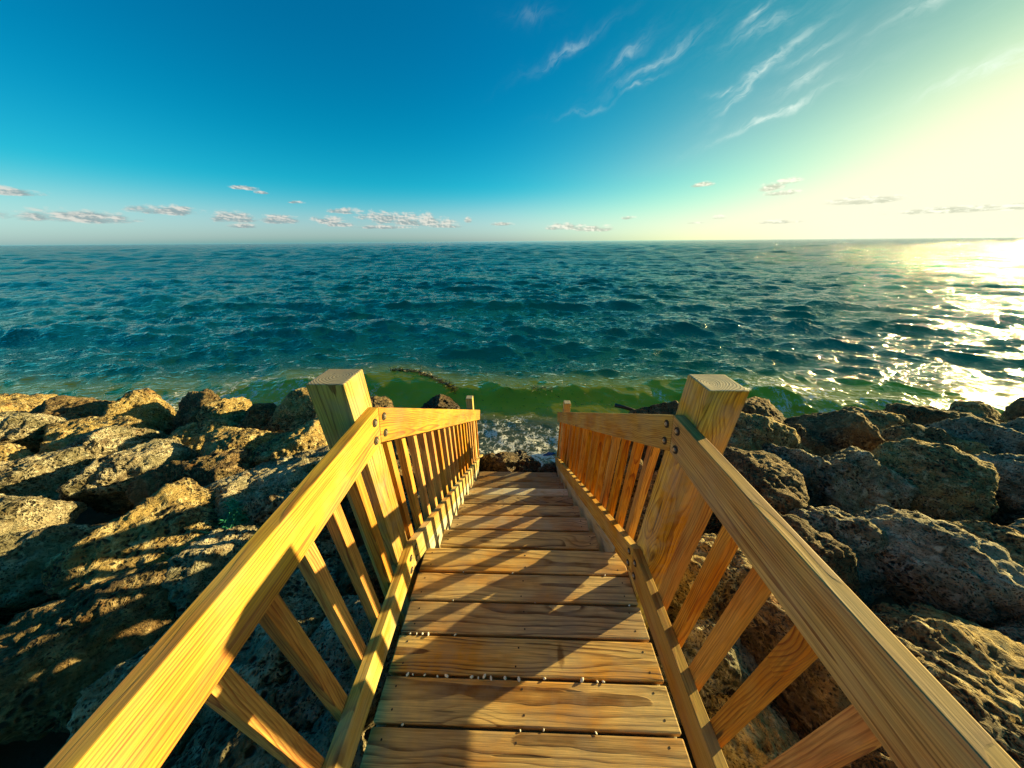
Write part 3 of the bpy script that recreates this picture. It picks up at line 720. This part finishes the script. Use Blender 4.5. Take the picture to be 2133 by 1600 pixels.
# haze round the low sun: the glow tops out in a pale yellow
lim = g.n('ShaderNodeSeparateColor'); nt.links.new(cmb.outputs[0], lim.inputs[0])
cm2 = g.n('ShaderNodeCombineColor')
for i_, top in enumerate((7.0, 6.9, 5.2)):
    x_ = g.m('SMOOTH_MIN', lim.outputs[i_], top, 3.0); nt.links.new(x_, cm2.inputs[i_])
col = cm2.outputs[0]
# cirrus: wisps at bearings and heights of their own, feathered by a streaky noise
cs, sn = math.cos(math.radians(24)), math.sin(math.radians(24))
wv = g.noise(g.vec(g.m('MULTIPLY', az, .22), g.m('MULTIPLY', el, .22), 0.), 1., 3, .6, out=1)
wvx, wvy, _ = g.xyz(wv)
azw = g.m('ADD', az, g.m('MULTIPLY', g.m('SUBTRACT', wvx, .5), 3.2)); elw = g.m('ADD', el, g.m('MULTIPLY', g.m('SUBTRACT', wvy, .5), 3.2))
al = g.m('ADD', g.m('MULTIPLY', azw, cs), g.m('MULTIPLY', elw, sn)); ac = g.m('SUBTRACT', g.m('MULTIPLY', elw, cs), g.m('MULTIPLY', azw, sn))
streak = g.noise(g.vec(g.m('MULTIPLY', al, .42), g.m('MULTIPLY', ac, 1.5), 0.), 1., 7, .68, .4)
wisps = [(4.2, 21.7, 9.3, 23.4, .5, .45), (13.7, 20.8, 16.6, 22.1, .8, .40), (15.5, 19.3, 22.3, 21.6, .75, .40), (15.1, 18.0, 18.8, 19.0, .35, .40), (28.4, 14.8, 30.2, 16.6, .5, .8), (29.5, 16.7, 33.5, 19.3, .7, .95),
         (30.4, 12.6, 36.5, 14.4, .42, 1.1), (27.7, 21.8, 29.8, 22.9, .6, .6), (27.5, 20.8, 32.0, 21.6, 1.0, .35), (34.2, 15.6, 37, 16.5, .8, .7), (7.9, 16.6, 12.6, 17.3, .5, .22), (.2, 25.4, 3.5, 25.1, .7, .18), (26.5, 16.4, 29.3, 16.4, .35, .5), (33.8, 17.8, 37, 18.6, .5, .5),
         (-52, 20, -46, 22.5, .8, .2), (42, 19, 47, 21.5, .9, .7), (46, 13, 53, 15, .8, .7), (52, 20, 58, 22, 1., .6)]
ci = None
for (a0, e0, a1, e1_, wd, st) in wisps:
    L = math.hypot(a1 - a0, e1_ - e0) * 1.12; wd *= .72; ux, uy = (a1 - a0) * 1.12 / L, (e1_ - e0) * 1.12 / L
    pa = g.m('SUBTRACT', azw, (a0 + a1) / 2); pe = g.m('SUBTRACT', elw, (e0 + e1_) / 2)
    u = g.m('ADD', g.m('MULTIPLY', pa, ux / (L * .62)), g.m('MULTIPLY', pe, uy / (L * .62)))
    v = g.m('ADD', g.m('MULTIPLY', pa, -uy / wd), g.m('MULTIPLY', pe, ux / wd))
    q = g.m('ADD', g.m('MULTIPLY', u, u), g.m('MULTIPLY', v, v))
    k = g.m('MULTIPLY', g.m('ADD', g.m('EXPONENT', g.m('MULTIPLY', q, -1.6)), g.m('MULTIPLY', g.m('EXPONENT', g.m('MULTIPLY', q, -.28)), .16)), st)
    ci = k if ci is None else g.m('MAXIMUM', ci, k)
veil = g.m('MULTIPLY', g.m('MULTIPLY', g.sstep(az, 8., 42.), g.sstep(el, 5., 18.)), .02)
cir = g.m('MULTIPLY', g.m('ADD', ci, veil), g.sstep(streak, .26, .74))
# cumulus: flat based puffs low over the horizon
clouds = [(-41.2, 3.1, 2.3, .75), (-36.3, 3.0, 2.2, .65), (-27.4, 4.3, 2.6, .45), (-30.3, 3.0, 2.2, .6), (-28.8, 2.5, 1.9, .4), (-22.3, 3.7, 4.2, .8), (-18.6, 3.4, 6.0, 1.0), (-14.8, 2.9, 4.2, .7), (-40.5, 2.1, 1.9, .3), (-33.8, 5.2, 1.0, .22),
          (-39.3, 6.5, 1.4, .32), (-37.5, 6.1, .8, .2), (-8.7, 3.3, .7, .5), (-2.9, 2.7, 2.0, .3), (8.4, 2.2, 3.6, .65), (13.3, 1.8, 3.0, .55), (6.8, 2.0, 2.2, .35), (18.4, 3.3, 1.2, .3), (27.9, 7.1, 1.4, .35), (36.0, 6.2, 1.4, .65),
          (37.3, 6.6, 1.5, .4), (37.2, 5.4, 1.7, .35), (28.2, 2.3, 1.0, .15), (37.8, 2.1, 2.2, .3), (31.1, 2.9, 1.0, .3), (-22.6, 2.2, 4.6, .3), (-12.4, 2.4, 3.0, .35), (-47, 3.6, 3., .6), (-54, 2.6, 4., .7), (-58, 4.5, 2.5, .4), (45, 4, 3., .5), (52, 2.6, 4., .4)]
cu = None; best = None
for (a, e, hw, hh) in clouds:
    hw, hh = hw * 1.15, hh * 1.35
    u = g.m('MULTIPLY', g.m('SUBTRACT', az, a), 1 / hw); v = g.m('MULTIPLY', g.m('SUBTRACT', el, e - .25 * hh), 1 / hh)
    vv = g.m('MAXIMUM', v, g.m('MULTIPLY', v, -2.4))           # flat underside
    k = g.m('SUBTRACT', 1.0, g.m('ADD', g.m('MULTIPLY', u, u), g.m('MULTIPLY', vv, vv)))
    cu = k if cu is None else g.m('MAXIMUM', cu, k)
    # height inside the cloud, for a lit crown and grey base
    hgt = g.m('MULTIPLY', g.m('GREATER_THAN', k, -.6), v)
    best = hgt if best is None else g.m('MAXIMUM', best, hgt)
pn = g.noise(g.vec(g.m('MULTIPLY', az, .55), g.m('MULTIPLY', el, 1.35), 0.), 1., 6, .62)
pn2 = g.noise(g.vec(g.m('MULTIPLY', g.m('ADD', az, -.25), .55), g.m('MULTIPLY', g.m('ADD', el, -.12), 1.35), 0.), 1., 6, .62)
den = g.m('ADD', cu, g.m('MULTIPLY', g.m('SUBTRACT', pn, .50), 3.8))
cum = g.m('MULTIPLY', g.sstep(den, -.15, 1.0), .9)
relief = g.sstep(g.m('ADD', g.m('MULTIPLY', g.m('SUBTRACT', pn, pn2), 5.0), g.m('MULTIPLY', best, .55)), -.25, .75)
rightness = g.sstep(az, -35., 55.)
lit = g.mix(rightness, (5.2, 5.0, 4.5), (8., 8.0, 6.2)); shd = g.mix(rightness, (2.0, 2.6, 2.7), (4.6, 4.8, 3.5))
col = g.mix(cum, col, g.mix(relief, shd, lit))
col = g.mix(g.m('MULTIPLY', cir, .78, clamp=True), col, g.mix(rightness, (3.2, 4.6, 5.0), (6.6, 7.6, 6.6)))
bg = g.n('ShaderNodeBackground'); nt.links.new(col, bg.inputs[0]); bg.inputs[1].default_value = .05
wo = g.n('ShaderNodeOutputWorld'); nt.links.new(bg.outputs[0], wo.inputs[0])

# ------------------------------------------------------------------ sun
sd = bpy.data.lights.new('sun', 'SUN'); sd.energy = 5.0; sd.angle = math.radians(.53); sd.color = (1.0, .78, .31)
so = bpy.data.objects.new('sun', sd); C.objects.link(so); so.rotation_euler = SUN.to_track_quat('Z', 'Y').to_euler(); so.location = SUN * 30

# ------------------------------------------------------------------ camera
f_px, pitch, yaw, roll = 591.97, .4718, -.0299, -.0075
Fw = Vector((math.sin(yaw) * math.cos(pitch), math.cos(yaw) * math.cos(pitch), -math.sin(pitch)))
R0_ = Vector((math.cos(yaw), -math.sin(yaw), 0)); U0_ = R0_.cross(Fw)
R_ = R0_ * math.cos(roll) + U0_ * math.sin(roll); U_ = U0_ * math.cos(roll) - R0_ * math.sin(roll)
cd = bpy.data.cameras.new('camera'); cam = bpy.data.objects.new('camera', cd); C.objects.link(cam)
M = Matrix((R_, U_, -Fw)).transposed().to_4x4(); M.translation = (0, 0, 1.68); cam.matrix_world = M
cd.sensor_fit = 'HORIZONTAL'; cd.sensor_width = 36; cd.lens = f_px / 2133 * 36
cd.shift_x = 5.2 / 2133; cd.shift_y = 4.5 / 2133
cd.clip_start = .02; cd.clip_end = 20000
sc = bpy.context.scene; sc.camera = cam
sc.view_settings.view_transform = 'Standard'; sc.view_settings.look = 'None'; sc.view_settings.exposure = 1.56; sc.view_settings.gamma = 1.0
sc.render.engine = 'CYCLES'; sc.cycles.use_denoising = True; sc.cycles.denoiser = 'OPENIMAGEDENOISE'; sc.cycles.denoising_input_passes = 'RGB_ALBEDO_NORMAL'; sc.cycles.denoising_prefilter = 'ACCURATE'; sc.cycles.sample_clamp_indirect = 4.0
